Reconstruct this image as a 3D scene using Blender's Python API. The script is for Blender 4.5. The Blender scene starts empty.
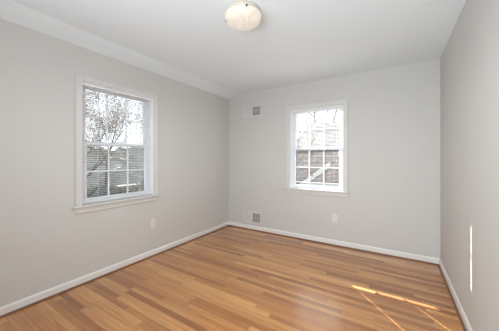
import bpy, bmesh, math, random
from mathutils import Vector, Matrix

# ------------------------------------------------------------------ camera, light, exposure
SC = bpy.context.scene
COL = SC.collection
EYE = 1.258
cam_d = bpy.data.cameras.new('camera')
cam_d.sensor_fit = 'HORIZONTAL'
cam_d.sensor_width = 36.0
cam_d.lens = 36.0 * 234.0 / 499.0
cam_d.shift_y = -7.0 / 499.0
cam_d.clip_start = 0.02
cam_d.clip_end = 500
cam = bpy.data.objects.new('camera', cam_d)
COL.objects.link(cam)
cam.location = (0, 0, EYE)
cam.rotation_euler = (math.radians(90), 0, math.radians(31.9))
SC.camera = cam

SC.view_settings.view_transform = 'Standard'
SC.view_settings.look = 'None'
SC.view_settings.gamma = 1.0
SC.view_settings.exposure = 0.0
SC.view_settings.use_curve_mapping = False
SC.cycles.max_bounces = 10
SC.cycles.diffuse_bounces = 6
SC.cycles.glossy_bounces = 4
SC.cycles.transparent_max_bounces = 24
SC.cycles.use_denoising = True
SC.cycles.caustics_reflective = False
SC.cycles.caustics_refractive = False
SC.cycles.sample_clamp_indirect = 4.0

SKY_STRENGTH = 2.1
SUN_STRENGTH = 28.0
SUN_ANGLE = 0.25
DOOR_FILL_POWER = 64.0
NEAR_FILL_POWER = 23.0
LAMP_EMIT = 0.42
LAMP_POWER = 33.0

world = bpy.data.worlds.new('sky')
SC.world = world
world.use_nodes = True
wn = world.node_tree
wn.nodes.clear()
wo = wn.nodes.new('ShaderNodeOutputWorld')
wb = wn.nodes.new('ShaderNodeBackground')
wt = wn.nodes.new('ShaderNodeTexCoord')
ws = wn.nodes.new('ShaderNodeSeparateXYZ')
wr = wn.nodes.new('ShaderNodeValToRGB')
wr.color_ramp.elements[0].position = 0.0
wr.color_ramp.elements[0].color = (0.96, 0.98, 1.0, 1)
wr.color_ramp.elements[1].position = 0.9
wr.color_ramp.elements[1].color = (0.72, 0.86, 1.0, 1)
wn.links.new(wt.outputs['Generated'], ws.inputs[0])
wn.links.new(ws.outputs['Z'], wr.inputs[0])
wn.links.new(wr.outputs[0], wb.inputs[0])
wb.inputs[1].default_value = SKY_STRENGTH
wn.links.new(wb.outputs[0], wo.inputs[0])

SUN_ELEV = math.radians(30.85)
hx, hy = 0.9 / 1.345, -1.0 / 1.345
sun_dir = Vector((hx * math.cos(SUN_ELEV), hy * math.cos(SUN_ELEV), -math.sin(SUN_ELEV)))
sd = bpy.data.lights.new('sun', 'SUN')
sd.energy = SUN_STRENGTH
sd.angle = math.radians(SUN_ANGLE)
sd.color = (1.0, 0.97, 0.91)
sun = bpy.data.objects.new('sun', sd)
COL.objects.link(sun)
sun.rotation_euler = sun_dir.to_track_quat('-Z', 'Y').to_euler()
sun.location = (-6, 8, 9)


def area(name, loc, direction, sx, sy, power, color, portal=False, spread=180):
    d = bpy.data.lights.new(name, 'AREA')
    d.shape = 'RECTANGLE'
    d.size = sx
    d.size_y = sy
    d.energy = power
    d.color = color
    d.spread = math.radians(spread)
    if portal:
        d.cycles.is_portal = True
    o = bpy.data.objects.new(name, d)
    COL.objects.link(o)
    o.location = loc
    o.rotation_euler = Vector(direction).to_track_quat('-Z', 'Y').to_euler()
    return o


# room dimensions
XL, XR, YB, YN = -2.66, 0.452, 3.53, -0.52
HC, HL, XK = 2.44, 2.372, -2.44       # ceiling height, top of the left wall, where the slope starts
DOOR_X0, DOOR_X1, DOOR_H = -0.62, 0.24, 2.03

area('door_fill_light', (-0.19, YN - 0.35, 1.15), (0.0, 1, 0.3), 0.85, 1.9, DOOR_FILL_POWER, (0.86, 0.955, 1.0))  # added fill beyond the doorway; no lamp is known there
area('near_fill_light', (-1.0, -0.43, 1.40), (0.45, 1.7, 0.9), 1.0, 0.6, NEAR_FILL_POWER, (0.88, 0.95, 1.0))  # added soft fill behind the camera, aimed forward and up
area('window_portal', (-1.03, YB + 0.30, 1.42), (0, -1, 0), 1.0, 1.4, 1, (1, 1, 1), portal=True)
area('window_portal', (XL - 0.30, 1.505, 1.42), (1, 0, 0), 1.0, 1.4, 1, (1, 1, 1), portal=True)

# ------------------------------------------------------------------ materials
def new_mat(name):
    m = bpy.data.materials.new(name)
    m.use_nodes = True
    nt = m.node_tree
    b = nt.nodes['Principled BSDF']
    return m, nt, b


def paint(name, color, rough=0.5, noise=0.0, scale=30.0, bump=0.0, metal=0.0, spec=0.5):
    m, nt, b = new_mat(name)
    b.inputs['Roughness'].default_value = rough
    b.inputs['Metallic'].default_value = metal
    b.inputs['Specular IOR Level'].default_value = spec
    tc = nt.nodes.new('ShaderNodeTexCoord')
    nz = nt.nodes.new('ShaderNodeTexNoise')
    nz.inputs['Scale'].default_value = scale
    nz.inputs['Detail'].default_value = 4
    nt.links.new(tc.outputs['Object'], nz.inputs['Vector'])
    mx = nt.nodes.new('ShaderNodeMix')
    mx.data_type = 'RGBA'
    c = color
    mx.inputs[6].default_value = (c[0] * (1 - noise), c[1] * (1 - noise), c[2] * (1 - noise), 1)
    mx.inputs[7].default_value = (min(1, c[0] * (1 + noise)), min(1, c[1] * (1 + noise)), min(1, c[2] * (1 + noise)), 1)
    nt.links.new(nz.outputs['Fac'], mx.inputs[0])
    nt.links.new(mx.outputs[2], b.inputs['Base Color'])
    if bump:
        bp = nt.nodes.new('ShaderNodeBump')
        bp.inputs['Strength'].default_value = bump
        bp.inputs['Distance'].default_value = 0.002
        nt.links.new(nz.outputs['Fac'], bp.inputs['Height'])
        nt.links.new(bp.outputs[0], b.inputs['Normal'])
    return m


M_WALL = paint('greige_wall_paint', (0.60, 0.593, 0.575), 0.75, 0.012, 60, 0.05, spec=0.3)
M_CEIL = paint('white_ceiling_paint', (0.80, 0.87, 0.925), 0.9, 0.01, 60, 0.0, spec=0.2)
M_TRIM = paint('white_trim_paint', (0.78, 0.775, 0.76), 0.4, 0.01, 20)
M_CASING = paint('casing_paint', (0.645, 0.64, 0.625), 0.45, 0.01, 20)
M_VINYL = paint('white_vinyl', (0.88, 0.89, 0.92), 0.35, 0.01, 20)
M_PLATE = paint('outlet_plastic', (0.74, 0.72, 0.69), 0.4, 0.0, 20)
M_DARK = paint('dark_slot', (0.05, 0.05, 0.05), 0.7, 0.0, 20)
M_VENT = paint('vent_enamel', (0.70, 0.69, 0.67), 0.45, 0.0, 20)
M_DUCT = paint('duct_metal', (0.30, 0.30, 0.30), 0.6, 0.05, 20)
M_BRONZE = paint('clip_bronze', (0.09, 0.075, 0.06), 0.4, 0.05, 40, metal=0.6)
M_CORD = paint('white_cord', (0.78, 0.78, 0.78), 0.8, 0.0, 20)
M_SHOE = paint('stained_oak_shoe', (0.19, 0.085, 0.04), 0.45, 0.15, 25)
M_RAKE = paint('white_rake_board', (0.75, 0.75, 0.75), 0.6, 0.02, 5)
M_HALL = paint('hall_paint', (0.6, 0.58, 0.55), 0.8, 0.01, 20)

# slats: white, a little translucent
M_SLAT, nt, b = new_mat('white_slat_enamel')
b.inputs['Base Color'].default_value = (0.86, 0.86, 0.86, 1)
b.inputs['Roughness'].default_value = 0.45
tr = nt.nodes.new('ShaderNodeBsdfTranslucent')
tr.inputs[0].default_value = (0.8, 0.8, 0.8, 1)
ms = nt.nodes.new('ShaderNodeMixShader')
ms.inputs[0].default_value = 0.04
nt.links.new(b.outputs[0], ms.inputs[1])
nt.links.new(tr.outputs[0], ms.inputs[2])
nt.links.new(ms.outputs[0], nt.nodes['Material Output'].inputs[0])

# clear pane
M_GLASS, nt, b = new_mat('window_glass')
gl = nt.nodes.new('ShaderNodeBsdfGlossy')
gl.inputs['Roughness'].default_value = 0.02
tp = nt.nodes.new('ShaderNodeBsdfTransparent')
tp.inputs[0].default_value = (0.95, 0.96, 0.96, 1)
fr = nt.nodes.new('ShaderNodeFresnel')
fr.inputs[0].default_value = 1.45
ms = nt.nodes.new('ShaderNodeMixShader')
gm = nt.nodes.new('ShaderNodeNewGeometry')
iv = nt.nodes.new('ShaderNodeMath')
iv.operation = 'SUBTRACT'
iv.inputs[0].default_value = 1.0
nt.links.new(gm.outputs['Backfacing'], iv.inputs[1])
ml = nt.nodes.new('ShaderNodeMath')
ml.operation = 'MULTIPLY'
nt.links.new(fr.outputs[0], ml.inputs[0])
nt.links.new(iv.outputs[0], ml.inputs[1])
nt.links.new(ml.outputs[0], ms.inputs[0])
nt.links.new(tp.outputs[0], ms.inputs[1])
nt.links.new(gl.outputs[0], ms.inputs[2])
nt.links.new(ms.outputs[0], nt.nodes['Material Output'].inputs[0])

# glowing alabaster bowl
M_BOWL, nt, b = new_mat('alabaster_glass')
b.inputs['Base Color'].default_value = (0.5, 0.48, 0.44, 1)
b.inputs['Roughness'].default_value = 0.3
tc = nt.nodes.new('ShaderNodeTexCoord')
nz = nt.nodes.new('ShaderNodeTexNoise')
nz.inputs['Scale'].default_value = 9
nz.inputs['Detail'].default_value = 3
nz.inputs['Distortion'].default_value = 1.5
cr = nt.nodes.new('ShaderNodeValToRGB')
cr.color_ramp.elements[0].position = 0.35
cr.color_ramp.elements[0].color = (0.80, 0.66, 0.46, 1)
cr.color_ramp.elements[1].position = 0.6
cr.color_ramp.elements[1].color = (1.0, 0.93, 0.80, 1)
nt.links.new(tc.outputs['Object'], nz.inputs['Vector'])
nt.links.new(nz.outputs['Fac'], cr.inputs[0])
nt.links.new(cr.outputs[0], b.inputs['Emission Color'])
b.inputs['Emission Strength'].default_value = LAMP_EMIT

# oak strip floor: strips run along X
M_FLOOR, nt, b = new_mat('oak_strip_floor')
N, L = nt.nodes, nt.links


def math_node(op, a, bb=None):
    n = N.new('ShaderNodeMath')
    n.operation = op
    for i, v in enumerate((a, bb)):
        if v is None:
            continue
        if isinstance(v, (int, float)):
            n.inputs[i].default_value = v
        else:
            L.new(v, n.inputs[i])
    return n.outputs[0]


def white(vx, vy=None):
    c = N.new('ShaderNodeCombineXYZ')
    L.new(vx, c.inputs[0])
    if vy is not None:
        L.new(vy, c.inputs[1])
    w = N.new('ShaderNodeTexWhiteNoise')
    w.noise_dimensions = '3D'
    L.new(c.outputs[0], w.inputs['Vector'])
    return w.outputs['Value']


tc = N.new('ShaderNodeTexCoord')
sp = N.new('ShaderNodeSeparateXYZ')
L.new(tc.outputs['Object'], sp.inputs[0])
fx, fy = sp.outputs['X'], sp.outputs['Y']
BW = 0.050
ry = math_node('DIVIDE', fy, BW)
row = math_node('FLOOR', ry)
rfr = math_node('FRACT', ry)
shift = math_node('MULTIPLY', white(row), 7.0)
lenr = math_node('ADD', math_node('MULTIPLY', white(math_node('ADD', row, 91.0)), 0.9), 0.6)
cx = math_node('DIVIDE', math_node('ADD', fx, shift), lenr)
colm = math_node('FLOOR', cx)
cfr = math_node('FRACT', cx)
rnd = white(row, colm)
ramp = N.new('ShaderNodeValToRGB')
e = ramp.color_ramp.elements
e[0].position = 0.0
e[0].color = (0.300, 0.112, 0.032, 1)
e[1].position = 1.0
e[1].color = (0.717, 0.372, 0.133, 1)
for p, c in ((0.2, (0.448, 0.186, 0.057, 1)), (0.5, (0.532, 0.234, 0.075, 1)), (0.85, (0.610, 0.293, 0.099, 1))):
    k = e.new(p)
    k.color = c
L.new(rnd, ramp.inputs[0])
cmb = N.new('ShaderNodeCombineXYZ')
L.new(math_node('ADD', math_node('MULTIPLY', fx, 1.6), math_node('MULTIPLY', rnd, 40.0)), cmb.inputs[0])
L.new(math_node('MULTIPLY', fy, 38.0), cmb.inputs[1])
g = N.new('ShaderNodeTexNoise')
g.inputs['Scale'].default_value = 1.6
g.inputs['Detail'].default_value = 6
g.inputs['Distortion'].default_value = 0.6
L.new(cmb.outputs[0], g.inputs['Vector'])
gr = N.new('ShaderNodeMapRange')
gr.inputs[1].default_value = 0.3
gr.inputs[2].default_value = 0.75
gr.inputs[3].default_value = 0.74
gr.inputs[4].default_value = 1.2
L.new(g.outputs['Fac'], gr.inputs[0])
edge = math_node('MINIMUM', rfr, math_node('SUBTRACT', 1.0, rfr))
seam = math_node('GREATER_THAN', edge, 0.018)
ce = math_node('MULTIPLY', math_node('MINIMUM', cfr, math_node('SUBTRACT', 1.0, cfr)), lenr)
seam2 = math_node('GREATER_THAN', ce, 0.0012)
sm = math_node('ADD', math_node('MULTIPLY', math_node('MULTIPLY', seam, seam2), 0.35), 0.65)
fac = math_node('MULTIPLY', gr.outputs[0], sm)
vm = N.new('ShaderNodeVectorMath')
vm.operation = 'SCALE'
L.new(ramp.outputs[0], vm.inputs[0])
L.new(fac, vm.inputs['Scale'])
L.new(vm.outputs[0], b.inputs['Base Color'])
b.inputs['Roughness'].default_value = 0.26
b.inputs['Coat Weight'].default_value = 0.6
b.inputs['Coat Roughness'].default_value = 0.15
b.inputs['Coat IOR'].default_value = 1.6
b.inputs['Specular IOR Level'].default_value = 0.5
bp = N.new('ShaderNodeBump')
bp.inputs['Strength'].default_value = 0.25
bp.inputs['Distance'].default_value = 0.001
L.new(fac, bp.inputs['Height'])
L.new(bp.outputs[0], b.inputs['Normal'])


def brick_mat():
    m, nt, b = new_mat('weathered_brick')
    tc = nt.nodes.new('ShaderNodeTexCoord')
    mp = nt.nodes.new('ShaderNodeMapping')
    mp.inputs['Rotation'].default_value = (math.radians(-90), 0, 0)
    br = nt.nodes.new('ShaderNodeTexBrick')
    br.inputs['Color1'].default_value = (0.36, 0.25, 0.23, 1)
    br.inputs['Color2'].default_value = (0.26, 0.19, 0.175, 1)
    br.inputs['Mortar'].default_value = (0.40, 0.38, 0.37, 1)
    br.inputs['Scale'].default_value = 1.0
    br.inputs['Mortar Size'].default_value = 0.012
    br.inputs['Brick Width'].default_value = 0.42
    br.inputs['Row Height'].default_value = 0.15
    nt.links.new(tc.outputs['Object'], mp.inputs[0])
    nt.links.new(mp.outputs[0], br.inputs[0])
    nt.links.new(br.outputs[0], b.inputs['Base Color'])
    b.inputs['Roughness'].default_value = 0.9
    return m


M_BRICK = brick_mat()
M_SHINGLE = paint('grey_shingle', (0.08, 0.08, 0.08), 0.9, 0.3, 6)
M_LAWN = paint('leaf_strewn_lawn', (0.06, 0.057, 0.05), 0.95, 0.35, 1.3)
M_BARK = paint('grey_bark', (0.065, 0.058, 0.052), 0.95, 0.25, 4)
M_LEAF = paint('tan_leaves', (0.28, 0.20, 0.14), 0.9, 0.3, 3)
M_LEAF2 = paint('olive_leaves', (0.2, 0.195, 0.16), 0.9, 0.35, 3)
M_WOODS = paint('brown_woods', (0.30, 0.285, 0.255), 0.95, 0.4, 2.5)
M_EVER = paint('dark_evergreen', (0.07, 0.10, 0.055), 0.9, 0.35, 4)
M_PAN = paint('antique_cream_enamel', (0.62, 0.55, 0.46), 0.5, 0.06, 20)
M_DRIVE = paint('pale_concrete', (0.55, 0.54, 0.52), 0.9, 0.05, 3)


# ------------------------------------------------------------------ mesh helpers
class MB:
    def __init__(self):
        self.bm = bmesh.new()

    def box(self, x0, x1, y0, y1, z0, z1, bevel=0.0, seg=1):
        bm = self.bm
        vs = [bm.verts.new(p) for p in ((x0, y0, z0), (x1, y0, z0), (x1, y1, z0), (x0, y1, z0),
                                        (x0, y0, z1), (x1, y0, z1), (x1, y1, z1), (x0, y1, z1))]
        fs = [bm.faces.new([vs[i] for i in q]) for q in
              ((0, 3, 2, 1), (4, 5, 6, 7), (0, 1, 5, 4), (1, 2, 6, 5), (2, 3, 7, 6), (3, 0, 4, 7))]
        if bevel > 0:
            es = {e for f in fs for e in f.edges}
            bmesh.ops.bevel(bm, geom=list(es), offset=bevel, segments=seg, affect='EDGES', profile=0.5)
        return self

    def prism(self, poly, axis, a, b2):
        """poly: closed 2D outline, extruded along axis from a to b2."""
        bm = self.bm
        def P(u, v, w):
            return (w, u, v) if axis == 'x' else ((u, w, v) if axis == 'y' else (u, v, w))
        A = [bm.verts.new(P(u, v, a)) for u, v in poly]
        B = [bm.verts.new(P(u, v, b2)) for u, v in poly]
        n = len(poly)
        bm.faces.new(A)
        bm.faces.new(B[::-1])
        for i in range(n):
            bm.faces.new((A[i], B[i], B[(i + 1) % n], A[(i + 1) % n]))
        return self

    def tube(self, p, q, r0, r1, n=6, cap=True):
        bm = self.bm
        p, q = Vector(p), Vector(q)
        d = (q - p)
        if d.length < 1e-6:
            return self
        d.normalize()
        a = d.orthogonal().normalized()
        c = d.cross(a)
        A = [bm.verts.new(p + (a * math.cos(t) + c * math.sin(t)) * r0) for t in [2 * math.pi * i / n for i in range(n)]]
        B = [bm.verts.new(q + (a * math.cos(t) + c * math.sin(t)) * r1) for t in [2 * math.pi * i / n for i in range(n)]]
        for i in range(n):
            bm.faces.new((A[i], A[(i + 1) % n], B[(i + 1) % n], B[i]))
        if cap:
            bm.faces.new(A[::-1])
            bm.faces.new(B)
        return self

    def lathe(self, prof, n=40, closed=False):
        bm = self.bm
        rings = []
        for r, z in prof:
            if r < 1e-5:
                rings.append([bm.verts.new((0, 0, z))])
            else:
                rings.append([bm.verts.new((r * math.cos(2 * math.pi * i / n), r * math.sin(2 * math.pi * i / n), z)) for i in range(n)])
        for A, B in zip(rings, rings[1:]):
            for i in range(n):
                j = (i + 1) % n
                if len(A) == 1 and len(B) == 1:
                    continue
                if len(A) == 1:
                    bm.faces.new((A[0], B[j], B[i]))
                elif len(B) == 1:
                    bm.faces.new((A[i], A[j], B[0]))
                else:
                    bm.faces.new((A[i], A[j], B[j], B[i]))
        return self

    def build(self, name, mat, parent=None, smooth=False, loc=None):
        bm = self.bm
        bmesh.ops.recalc_face_normals(bm, faces=bm.faces[:])
        me = bpy.data.meshes.new(name)
        bm.to_mesh(me)
        bm.free()
        me.materials.append(mat)
        if smooth:
            for p in me.polygons:
                p.use_smooth = True
        o = bpy.data.objects.new(name, me)
        COL.objects.link(o)
        if parent is not None:
            o.parent = parent
        if loc:
            o.location = loc
        return o


def empty(name, loc=(0, 0, 0), rz=0.0):
    o = bpy.data.objects.new(name, None)
    o.empty_display_size = 0.1
    COL.objects.link(o)
    o.location = loc
    o.rotation_euler = (0, 0, rz)
    return o


def tag(o, label=None, cat=None, group=None, kind=None):
    if label:
        o['label'] = label
    if cat:
        o['category'] = cat
    if group:
        o['group'] = group
    if kind:
        o['kind'] = kind
    return o


# ------------------------------------------------------------------ the room
WT = 0.12       # wall thickness
WIN_W, WIN_Z0, WIN_Z1 = 0.82, 0.77, 2.045
WB = -1.029     # centre of the window in the back wall (X)
WLY = 1.505     # centre of the window in the left wall (Y)


def wall_with_hole(name, axis, a0, a1, h, t0, t1, c, w, z0, z1):
    """A wall along X (axis 'x') or Y, thickness t0..t1, hole centred at c."""
    m = MB()
    def bx(u0, u1, za, zb):
        if axis == 'x':
            m.box(u0, u1, t0, t1, za, zb)
        else:
            m.box(t0, t1, u0, u1, za, zb)
    bx(a0, c - w / 2, 0, h)
    bx(c + w / 2, a1, 0, h)
    if z0 > 0:
        bx(c - w / 2, c + w / 2, 0, z0)
    bx(c - w / 2, c + w / 2, z1, h)
    o = m.build(name, M_WALL)
    bpy_weld(o)
    return tag(o, kind='structure')


def bpy_weld(o):
    bm = bmesh.new()
    bm.from_mesh(o.data)
    bmesh.ops.remove_doubles(bm, verts=bm.verts[:], dist=1e-5)
    bm.to_mesh(o.data)
    bm.free()


tag(MB().box(XL - WT, XR + WT, YN - WT, YB + WT, -0.12, 0.0).build('floor', M_FLOOR), kind='structure')
wall_with_hole('wall_back', 'x', XL - WT, XR + WT, 2.60, YB, YB + WT, WB, WIN_W, WIN_Z0, WIN_Z1)
wall_with_hole('wall_left', 'y', YN, YB, 2.60, XL - WT, XL, WLY, WIN_W, WIN_Z0, WIN_Z1)
tag(MB().box(XR, XR + WT, YN, YB, 0, 2.60).build('wall_right', M_WALL), kind='structure')
wall_with_hole('wall_near', 'x', XL - WT, XR + WT, 2.60, YN - WT, YN, (DOOR_X0 + DOOR_X1) / 2, DOOR_X1 - DOOR_X0, 0, DOOR_H)
# ceiling with the sloped band along the left wall; its ends meet the walls
tag(MB().prism([(XR, HC), (XK, HC), (XL, HL), (XL, 2.60), (XR, 2.60)], 'y', YN, YB).build('ceiling', M_CEIL), kind='structure')

# baseboards (with an eased top) and stained oak shoe moulding
BH, BT = 0.078, 0.013
def base_profile(s=1):
    return [(0, 0.0), (s * BT, 0.0), (s * BT, BH - 0.014), (s * BT * 0.6, BH - 0.004), (s * BT * 0.35, BH), (0, BH)]
def shoe_profile(s=1):
    r = 0.014
    pts = [(s * BT, 0.0)]
    for i in range(6):
        a = math.radians(90 * i / 5)
        pts.append((s * (BT + r * math.cos(a)), r * 1.15 * math.sin(a)))
    return pts

def add_base(side, prof, axis, off, a, b2):
    pts = [(u + off, v) for u, v in prof]
    return pts, axis, a, b2

for side, s, axis, off, a, b2 in (('left', 1, 'y', XL, YN, YB), ('right', -1, 'y', XR, YN, YB)):
    tag(MB().prism([(u + off, v) for u, v in base_profile(s)], axis, a, b2).build('baseboard_' + side, M_TRIM), kind='structure')
tag(MB().prism([(u + YB, v) for u, v in base_profile(-1)], 'x', XL + BT, XR - BT).build('baseboard_back', M_TRIM), kind='structure')
k = 1
for s, off in ((1, XL), (-1, XR)):
    tag(MB().prism([(u + off, v) for u, v in shoe_profile(s)], 'y', YN, YB - BT).build('trim_%d' % k, M_SHOE), kind='structure')
    k += 1
tag(MB().prism([(u + YB, v) for u, v in shoe_profile(-1)], 'x', XL + BT, XR - BT).build('trim_%d' % k, M_SHOE), kind='structure')
# near wall baseboards and door casing (behind the camera)
m = MB()
m.box(XL + BT, DOOR_X0 - 0.06, YN, YN + BT, 0, BH)
m.box(DOOR_X1 + 0.06, XR - BT, YN, YN + BT, 0, BH)
tag(m.build('baseboard_near', M_TRIM), kind='structure')
m = MB()
m.box(DOOR_X0 - 0.06, DOOR_X0, YN, YN + 0.018, 0, DOOR_H + 0.06)
m.box(DOOR_X1, DOOR_X1 + 0.06, YN, YN + 0.018, 0, DOOR_H + 0.06)
m.box(DOOR_X0, DOOR_X1, YN, YN + 0.018, DOOR_H, DOOR_H + 0.06)
tag(m.build('trim_4', M_TRIM), kind='structure')


# ------------------------------------------------------------------ windows
def make_window(name, loc, rz):
    """Local frame: x along the wall, y outward, z up; origin on the room face of the wall at floor height."""
    root = tag(empty(name, loc, rz), kind='structure')
    hw = WIN_W / 2
    zs = 0.79           # top of the stool
    zh = WIN_Z1
    cw = 0.056
    # casing: flat boards with a raised outer band, mitre-free butt joints
    m = MB()
    for s in (-1, 1):
        x0, x1 = sorted((s * (hw - 0.004), s * (hw + cw)))
        m.box(x0, x1, -0.014, 0, zs, zh + cw, 0.002)
        x0, x1 = sorted((s * (hw + cw - 0.014), s * (hw + cw)))
        m.box(x0, x1, -0.022, -0.010, zs, zh + cw, 0.003)
    m.box(-hw + 0.004, hw - 0.004, -0.014, 0, zh - 0.004, zh + cw, 0.002)
    m.box(-hw - cw + 0.01, hw + cw - 0.01, -0.022, -0.010, zh + cw - 0.014, zh + cw, 0.003)
    m.build('casing', M_CASING, root)
    # stool and apron
    MB().box(-hw - cw - 0.022, hw + cw + 0.022, -0.040, 0.052, zs - 0.020, zs, 0.005, 2).build('sill', M_CASING, root)
    MB().box(-hw - cw, hw + cw, -0.014, 0.0, zs - 0.078, zs - 0.020, 0.003).build('apron', M_CASING, root)
    # jamb liners, head and outer sill
    m = MB()
    for s in (-1, 1):
        x0, x1 = sorted((s * (hw - 0.012), s * hw))
        m.box(x0, x1, 0.0, WT, zs, zh)
        x0, x1 = sorted((s * (hw - 0.030), s * (hw - 0.012)))
        m.box(x0, x1, 0.046, WT, zs, zh)         # vinyl liner
        x0, x1 = sorted((s * (hw - 0.038), s * (hw - 0.030)))
        m.box(x0, x1, 0.050, 0.057, zs, zh)      # inner stop
        m.box(x0, x1, 0.0865, 0.0915, zs, zh)    # parting bead
    m.box(-hw, hw, 0.0, WT, zh - 0.012, zh)
    m.box(-hw, hw, 0.052, WT + 0.03, zs - 0.02, zs + 0.012)
    m.build('jamb', M_VINYL, root)
    gx = hw - 0.031
    zm = 1.416

    def sash(nm, y0, y1, z0, z1, bot, top):
        st = 0.046
        m = MB()
        m.box(-gx, -gx + st, y0, y1, z0, z1, 0.002)
        m.box(gx - st, gx, y0, y1, z0, z1, 0.002)
        m.box(-gx + st, gx - st, y0, y1, z0, z0 + bot, 0.002)
        m.box(-gx + st, gx - st, y0, y1, z1 - top, z1, 0.002)
        s_ = m.build(nm, M_VINYL, root)
        ga, gb = -gx + st, gx - st
        yc = (y0 + y1) / 2
        MB().box(ga - 0.004, gb + 0.004, yc - 0.002, yc + 0.002, z0 + bot - 0.004, z1 - top + 0.004).build('pane', M_GLASS, s_)
        m = MB()
        w = 0.011
        for i in (1, 2):
            c = ga + (gb - ga) * i / 3
            m.box(c - w / 2, c + w / 2, yc - 0.009, yc + 0.009, z0 + bot, z1 - top, 0.002)
        zc = (z0 + bot + z1 - top) / 2
        m.box(ga, gb, yc - 0.008, yc + 0.008, zc - w / 2, zc + w / 2, 0.002)
        m.build('muntin', M_VINYL, s_)
        return s_

    lo = sash('lower_sash', 0.060, 0.084, zs + 0.012, zm + 0.018, 0.040, 0.036)
    sash('upper_sash', 0.094, 0.118, zm - 0.018, zh - 0.012, 0.036, 0.045)
    # sash lock on the meeting rail
    m = MB()
    m.box(-0.03, 0.03, 0.062, 0.082, zm + 0.018, zm + 0.026, 0.002)
    m.tube((0, 0.072, zm + 0.026), (0, 0.072, zm + 0.034), 0.009, 0.008, 10)
    m.build('sash_lock', M_VINYL, lo)
    return root


make_window('window_1', (XL, WLY, 0), math.radians(90))
make_window('window_2', (WB, YB, 0), 0.0)


# ------------------------------------------------------------------ blinds
def make_blind(loc, rz, label, z_bottom, slots, cords, wand_x, lift_x, pitch=0.0195):
    """slots: (x, z0, z1, width) slots cut through the slats to pass the sun streaks."""
    root = tag(empty('window_blind', loc, rz), label, 'blind', 'white mini blinds in the windows')
    hw = 0.3945
    zt = 2.000
    yc = 0.030
    MB().box(-hw, hw, yc - 0.013, yc + 0.013, zt + 0.004, zt + 0.030, 0.002).build('head_rail', M_SLAT, root)
    m = MB()
    D = 0.025
    tilt = math.radians(-9.0)

    def pt(x, v, z, up):
        # v in -0.5..0.5 across the slat, -0.5 = room side
        crown = 0.0018 * (1 - (2 * v) ** 2)
        y = yc + v * D
        return (x, y, z + crown + v * D * math.tan(tilt) + up)

    def strip(x0, x1, v0, v1, z):
        n = 4 if v1 - v0 > 0.5 else 1
        T, B = [], []
        for i in range(n + 1):
            v = v0 + (v1 - v0) * i / n
            T.append((m.bm.verts.new(pt(x0, v, z, 0.0003)), m.bm.verts.new(pt(x1, v, z, 0.0003))))
            B.append((m.bm.verts.new(pt(x0, v, z, -0.0003)), m.bm.verts.new(pt(x1, v, z, -0.0003))))
        for i in range(n):
            m.bm.faces.new((T[i][0], T[i][1], T[i + 1][1], T[i + 1][0]))
            m.bm.faces.new((B[i][0], B[i + 1][0], B[i + 1][1], B[i][1]))
        m.bm.faces.new((T[0][0], B[0][0], B[0][1], T[0][1]))
        m.bm.faces.new((T[n][0], T[n][1], B[n][1], B[n][0]))

    z = zt - 0.012
    while z > z_bottom + 0.022:
        cuts = sorted((x, w) for x, a, b2, w in slots if a <= z <= b2)
        x = -hw + 0.002
        for c, w in cuts:
            strip(x, c - w / 2, -0.5, 0.5, z)
            strip(c - w / 2, c + w / 2, -0.5, -0.32, z)
            strip(c - w / 2, c + w / 2, 0.32, 0.5, z)
            x = c + w / 2
        strip(x, hw - 0.002, -0.5, 0.5, z)
        z -= pitch
    m.build('slats', M_SLAT, root)
    MB().box(-hw + 0.002, hw - 0.002, yc - 0.0125, yc + 0.0125, z_bottom, z_bottom + 0.012, 0.003, 2).build('bottom_rail', M_SLAT, root)
    for c in cords:
        m = MB()
        for dy in (-0.0138, 0.0138):
            m.tube((c, yc + dy, zt + 0.004), (c, yc + dy, z_bottom + 0.006), 0.0009, 0.0009, 5)
        m.build('ladder_cord', M_CORD, root)
    m = MB()
    m.tube((wand_x, yc - 0.020, zt + 0.010), (wand_x, yc - 0.021, zt - 0.62), 0.0035, 0.0035, 6)
    m.tube((wand_x, yc - 0.020, zt + 0.012), (wand_x, yc - 0.008, zt + 0.016), 0.002, 0.002, 5)
    m.build('tilt_wand', M_CORD, root)
    m = MB()
    m.tube((lift_x, yc - 0.018, zt + 0.008), (lift_x, yc - 0.0185, zt - 0.75), 0.0012, 0.0012, 5)
    m.tube((lift_x, yc - 0.0185, zt - 0.75), (lift_x, yc - 0.0185, zt - 0.79), 0.003, 0.007, 8)
    m.build('lift_cord', M_CORD, root)
    return root


make_blind((XL, WLY, 0), math.radians(90),
           'white mini blind in the left wall window, lowered right down to the sill', 0.803, [],
           (-0.24, 0.24), -0.33, 0.34)
make_blind((WB, YB, 0), 0.0,
           'white mini blind in the far wall window, hanging just short of the sill', 0.880,
           [(-0.278, 0.86, 1.24, 0.013), (0.163, 0.86, 1.12, 0.014), (0.268, 1.395, 1.87, 0.016)],  # placed and sized for the sun streaks; the middle one has no cord
           (-0.278, 0.268), -0.35, 0.31)


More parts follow.
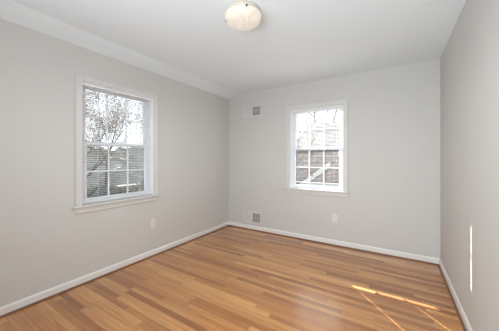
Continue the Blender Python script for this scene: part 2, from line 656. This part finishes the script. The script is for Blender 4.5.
# ------------------------------------------------------------------ ceiling light
CL = (-1.03, 1.56)
cl = tag(empty('ceiling_light', (CL[0], CL[1], HC)),
         'flush ceiling light with alabaster glass bowl held by small dark clips', 'ceiling light')
MB().lathe([(0, 0), (0.125, 0), (0.132, -0.012), (0.128, -0.030), (0.118, -0.034), (0, -0.034)], 48).build('pan', M_PAN, cl, True)
prof = []
R, Dp = 0.146, 0.078
for i in range(13):
    a = math.radians(90 * i / 12)
    prof.append((R * math.cos(a) ** 0.9 if i < 12 else 0.0, -0.050 - Dp * math.sin(a)))
prof = [(R - 0.004, -0.046), (R, -0.046)] + prof
MB().lathe(prof, 56).build('glass_bowl', M_BOWL, cl, True)
base_a = math.radians(31.9)
for deg in (161, 161 + 120, 161 + 240):
    a = math.radians(deg) + base_a
    c, s = math.cos(a), math.sin(a)
    m = MB()
    m.tube((c * 0.143, s * 0.143, -0.054), (c * 0.155, s * 0.155, -0.054), 0.006, 0.0075, 10)
    m.build('clip', M_BRONZE, cl)
    MB().tube((c * 0.126, s * 0.126, -0.020), (c * 0.150, s * 0.150, -0.048), 0.003, 0.003, 6).build('bracket', M_TRIM, cl)
pl = bpy.data.lights.new('lamp_glow', 'SPOT')
pl.energy = LAMP_POWER
pl.color = (0.97, 0.985, 0.985)
pl.shadow_soft_size = 0.02
pl.spot_size = math.radians(178)
pl.spot_blend = 0.6
plo = bpy.data.objects.new('lamp_glow', pl)
COL.objects.link(plo)
plo.location = (CL[0], CL[1], HC - 0.16)


# ------------------------------------------------------------------ vents and outlets
def make_vent(x0, x1, z0, z1, label):
    cx_, cz = (x0 + x1) / 2, (z0 + z1) / 2
    w, h = x1 - x0, z1 - z0
    root = tag(empty('wall_vent', (cx_, YB, cz)), label, 'vent', 'metal vent covers on the far wall')
    f = 0.020
    hw_, hh = w / 2, h / 2
    m = MB()
    m.box(-hw_, -hw_ + f, -0.007, 0, -hh, hh, 0.002)
    m.box(hw_ - f, hw_, -0.007, 0, -hh, hh, 0.002)
    m.box(-hw_ + f, hw_ - f, -0.007, 0, hh - f, hh, 0.002)
    m.box(-hw_ + f, hw_ - f, -0.007, 0, -hh, -hh + f, 0.002)
    m.box(-0.004, 0.004, -0.006, 0, -hh + f, hh - f)
    m.box(-hw_ + f, hw_ - f, -0.0045, -0.0015, -0.0015, 0.0015)
    m.build('frame', M_VENT, root)
    MB().box(-hw_ + 0.006, hw_ - 0.006, -0.0012, -0.0002, -hh + 0.006, hh - 0.006).build('duct_backing', M_DUCT, root)
    for s, cnt in ((-1, 9), (1, 9)):
        m = MB()
        a0, a1 = (-hw_ + f, -0.004) if s < 0 else (0.004, hw_ - f)
        for i in range(cnt):
            c = a0 + (a1 - a0) * (i + 0.5) / cnt
            # thin vertical blades leaning apart left and right of the middle
            dx = 0.0052 if s < 0 else 0.0016
            ya, yb = (-0.0052, -0.0020) if s < 0 else (-0.0020, -0.0052)
            m.prism([(c - dx, ya), (c - dx + 0.0012, ya + 0.0006), (c + dx + 0.0012, yb + 0.0006), (c + dx, yb)], 'z', -hh + f, hh - f)
        m.build('louvre_bank', M_VENT, root)
    for s in (-1, 1):
        MB().tube((s * (hw_ - 0.010), -0.0085, 0), (s * (hw_ - 0.010), -0.006, 0), 0.0035, 0.004, 10).build('screw', M_VENT, root)
    return root


make_vent(-2.318, -1.957, 1.995, 2.183, 'white metal vent cover high on the far wall near the ceiling')
make_vent(-2.318, -1.957, 0.122, 0.322, 'white metal vent cover low on the far wall just above the baseboard')


def make_outlet(loc, rz, label):
    root = tag(empty('wall_outlet', loc, rz), label, 'outlet', 'electrical outlets on the walls')
    MB().box(-0.035, 0.035, -0.005, 0, -0.057, 0.057, 0.002, 2).build('cover_plate', M_PLATE, root)
    for s in (-1, 1):
        zc = s * 0.0195
        pts = []
        for i in range(20):
            a = 2 * math.pi * i / 20
            pts.append((0.0165 * math.cos(a), zc + max(-0.0135, min(0.0135, 0.0165 * math.sin(a)))))
        r = MB().prism(pts, 'y', -0.0062, -0.0048).build('receptacle', M_PLATE, root)
        m = MB()
        m.box(-0.0072, -0.0052, -0.0065, -0.006, zc - 0.001, zc + 0.008)
        m.box(0.0052, 0.0072, -0.0065, -0.006, zc - 0.001, zc + 0.007)
        m.tube((0, -0.0065, zc - 0.007), (0, -0.006, zc - 0.007), 0.0025, 0.0025, 8)
        m.build('slot', M_DARK, r)
    MB().tube((0, -0.0062, 0), (0, -0.005, 0), 0.0028, 0.003, 10).build('screw', M_PLATE, root)
    return root


make_outlet((XL, 1.904, 0.418), math.radians(90), 'electrical outlet on the left wall below the corner of the window')
make_outlet((-0.744, YB, 0.397), 0.0, 'electrical outlet on the far wall below the right end of the window')


# ------------------------------------------------------------------ outside
GZ = -2.8
tag(MB().box(-60, 40, -40, 90, GZ - 0.3, GZ).build('ground', M_LAWN), kind='structure')

# the neighbouring brick house seen through the far window
H = tag(empty('neighbour_house', (-2.5, 13.0, GZ)), 'brick neighbouring house with grey roof outside the far window', 'house')
hz = 1.80 - GZ
MB().box(-4.2, 4.2, 0, 6.5, 0, hz).build('brick_wall', M_BRICK, H)
rp = [(-0.4, hz - 0.05), (3.25, hz + 1.75), (6.9, hz - 0.05), (6.9, hz + 0.08), (3.25, hz + 1.93), (-0.4, hz + 0.08)]
MB().prism(rp, 'x', -2.6, 4.5).build('roof', M_SHINGLE, H)
MB().box(-2.6, 4.5, -0.46, -0.36, hz - 0.10, hz + 0.06).build('gutter', M_RAKE, H)
# lean-to with a white rake board
A = (-4.75 + 2.5, -0.40 - GZ)
Bp = (-2.75 + 2.5, 1.10 - GZ)
m = MB()
m.prism([(A[0], A[1] - 0.26), (Bp[0], Bp[1] - 0.26), (Bp[0], Bp[1]), (A[0], A[1])], 'y', -1.05, -0.98)
m.build('rake_board', M_RAKE, H)
m = MB()
m.prism([(A[0], A[1] - 0.12), (Bp[0], Bp[1] - 0.12), (Bp[0], Bp[1] - 0.02), (A[0], A[1] - 0.02)], 'y', -0.98, 0.0)
m.build('porch_roof', M_SHINGLE, H)
m = MB()
m.prism([(A[0] + 0.2, 0), (Bp[0], 0), (Bp[0], Bp[1] - 0.13), (A[0] + 0.2, A[1] + 0.02)], 'y', -0.9, 0.0)
m.build('porch_wall', M_BRICK, H)
MB().box(-1.6, 2.8, -1.02, -0.9, -0.16 - GZ, -0.04 - GZ).build('band_board', M_RAKE, H)
m = MB()
m.box(Bp[0], 2.8, -0.9, 0.0, 0, -0.16 - GZ)
m.build('porch_base', M_BRICK, H)


def make_tree(loc, height, seed, label, leaf_mat, leaves, spread=0.55, leaf=0.10, r0=0.16, name='bare_tree', low=0.25):
    rnd = random.Random(seed)
    root = tag(empty(name, loc), label, 'tree', 'trees outside the windows')
    m = MB()
    tips = []

    def grow(p, d, ln, r, depth):
        n = 3
        for i in range(n):
            q = p + d * (ln / n)
            m.tube(p, q, r, r * 0.86, 6 if depth < 2 else 4, cap=False)
            p = q
            r *= 0.86
            d = (d + Vector((rnd.uniform(-1, 1), rnd.uniform(-1, 1), rnd.uniform(-0.5, 0.9))) * 0.16).normalized()
            if depth >= 3:
                tips.append(p.copy())
            if depth < 5 and (depth > 0 or i > 0) and rnd.random() < 0.75:
                side = Vector((rnd.uniform(-1, 1), rnd.uniform(-1, 1), rnd.uniform(-0.1, 0.5))).normalized()
                grow(p, (d * 0.5 + side * spread * 1.3).normalized(), ln * rnd.uniform(0.5, 0.75), r * 0.6, depth + 1)
        if depth < 5 and r > 0.004:
            for _ in range(2):
                side = Vector((rnd.uniform(-1, 1), rnd.uniform(-1, 1), rnd.uniform(0.0, 0.6)))
                grow(p, (d * 0.8 + side * spread).normalized(), ln * rnd.uniform(0.6, 0.8), r * 0.75, depth + 1)

    grow(Vector((0, 0, 0)), Vector((rnd.uniform(-.05, .05), rnd.uniform(-.05, .05), 1)).normalized(), height * 0.36, r0, 0)
    m.build('trunk', M_BARK, root)
    if leaves:
        m = MB()
        for _ in range(leaves):
            c = rnd.choice(tips) + Vector((rnd.gauss(0, .22), rnd.gauss(0, .22), rnd.gauss(0, .22)))
            a = Vector((rnd.uniform(-1, 1), rnd.uniform(-1, 1), rnd.uniform(-1, 1))).normalized() * leaf * rnd.uniform(.5, 1)
            b2 = a.orthogonal().normalized() * leaf * 0.45
            t = a.cross(b2).normalized() * leaf * 0.12
            vs = [m.bm.verts.new(c + v) for v in (-a, -b2 + t, a, b2 + t)]
            m.bm.faces.new(vs)
        m.build('foliage', leaf_mat, root)
    return root


make_tree((-16.0, 6.6, GZ), 10, 3, 'bare grey tree outside the left window, the nearest one', M_LEAF, 250)
make_tree((-29.0, 14.5, GZ), 14, 8, 'tan-leaved tree standing farther off outside the left window', M_LEAF, 2200, leaf=0.14)
make_tree((-15.0, 13.2, GZ), 9, 12, 'thin bare tree toward the right side of the left window', M_LEAF, 700)
make_tree((-4.7, 9.9, GZ), 6.6, 21, 'bare tree at the left side of the far window', M_LEAF, 250, r0=0.12)
make_tree((-6.6, 23.0, GZ), 14, 27, 'large bare tree rising behind the brick house', M_LEAF, 900, leaf=0.14, r0=0.3)

# tall unseen evergreen, added to keep the sun off the left blind
rnd = random.Random(9)
ev = tag(empty('shade_evergreen', (-7.1, 6.45, GZ)), 'tall narrow evergreen added outside, out of view, to shade the left blind', 'tree')
m = MB()
m.tube((0, 0, 0), (0, 0, 10.6), 0.14, 0.03, 8)
m.build('trunk', M_BARK, ev)
m = MB()
def ev_r(t):
    return 1.02 * min(1.0, (t + 0.04) * 5) * (1.0 if t < 0.75 else math.sqrt(max(0.0, (1 - t) / 0.25)) * 0.95 + 0.05)
m.lathe([(0.0, 0.7)] + [(0.86 * ev_r(i / 24) * (1 + 0.05 * math.sin(i * 2.1)), 0.75 + 10.0 * i / 24) for i in range(24)] + [(0.0, 10.75)], 20)
for _ in range(7000):
    t = rnd.random()
    a_ = rnd.uniform(0, 2 * math.pi)
    rr = ev_r(t) * rnd.uniform(0.84, 1.04)
    c = Vector((rr * math.cos(a_), rr * math.sin(a_), 0.75 + 10 * t))
    a = Vector((math.cos(a_) * .5, math.sin(a_) * .5, rnd.uniform(.4, 1.2))).normalized() * 0.14
    b2 = Vector((-math.sin(a_), math.cos(a_), rnd.uniform(-.4, .4))) * 0.06
    m.bm.faces.new([m.bm.verts.new(c + v) for v in (-a, -b2, a, b2)])
m.build('foliage', M_EVER, ev)

# hedge beyond the left lawn, and the wooded rise behind it
rnd = random.Random(5)
m = MB()
for _ in range(14000):
    c = Vector((rnd.gauss(0, 0.45), rnd.uniform(-6, 18), 0))
    c.z = rnd.random() ** 0.7 * (1.5 + 0.25 * math.sin(c.y * 1.3)) + 0.05
    a = Vector((rnd.uniform(-1, 1), rnd.uniform(-1, 1), rnd.uniform(-1, 1))).normalized() * 0.16
    b2 = a.orthogonal().normalized() * 0.09
    m.bm.faces.new([m.bm.verts.new(c + v) for v in (-a, -b2, a, b2)])
hd = m.build('hedge', M_LEAF2, None, loc=(-20.5, 4.0, GZ))
tag(hd, 'long olive hedge beyond the lawn outside the left window', 'hedge')
bm = bmesh.new()
nx, ny = 26, 120
gv = []
for i in range(nx):
    rowv = []
    for j in range(ny):
        u = i / (nx - 1)
        y = -30 + 110 * j / (ny - 1)
        h = 6.0 * math.sqrt(u) + rnd.uniform(-0.4, 0.5) * (0.3 + u) + 0.4 * math.sin(y * 0.4 + u * 3)
        rowv.append(bm.verts.new((-34 - 5 * u + rnd.uniform(-.3, .3), y, GZ - 0.2 + max(0, h))))
    gv.append(rowv)
for i in range(nx - 1):
    for j in range(ny - 1):
        bm.faces.new((gv[i][j], gv[i][j + 1], gv[i + 1][j + 1], gv[i + 1][j]))
hm = MB()
hm.bm.free()
hm.bm = bm
tag(hm.build('hill', M_WOODS), kind='structure')
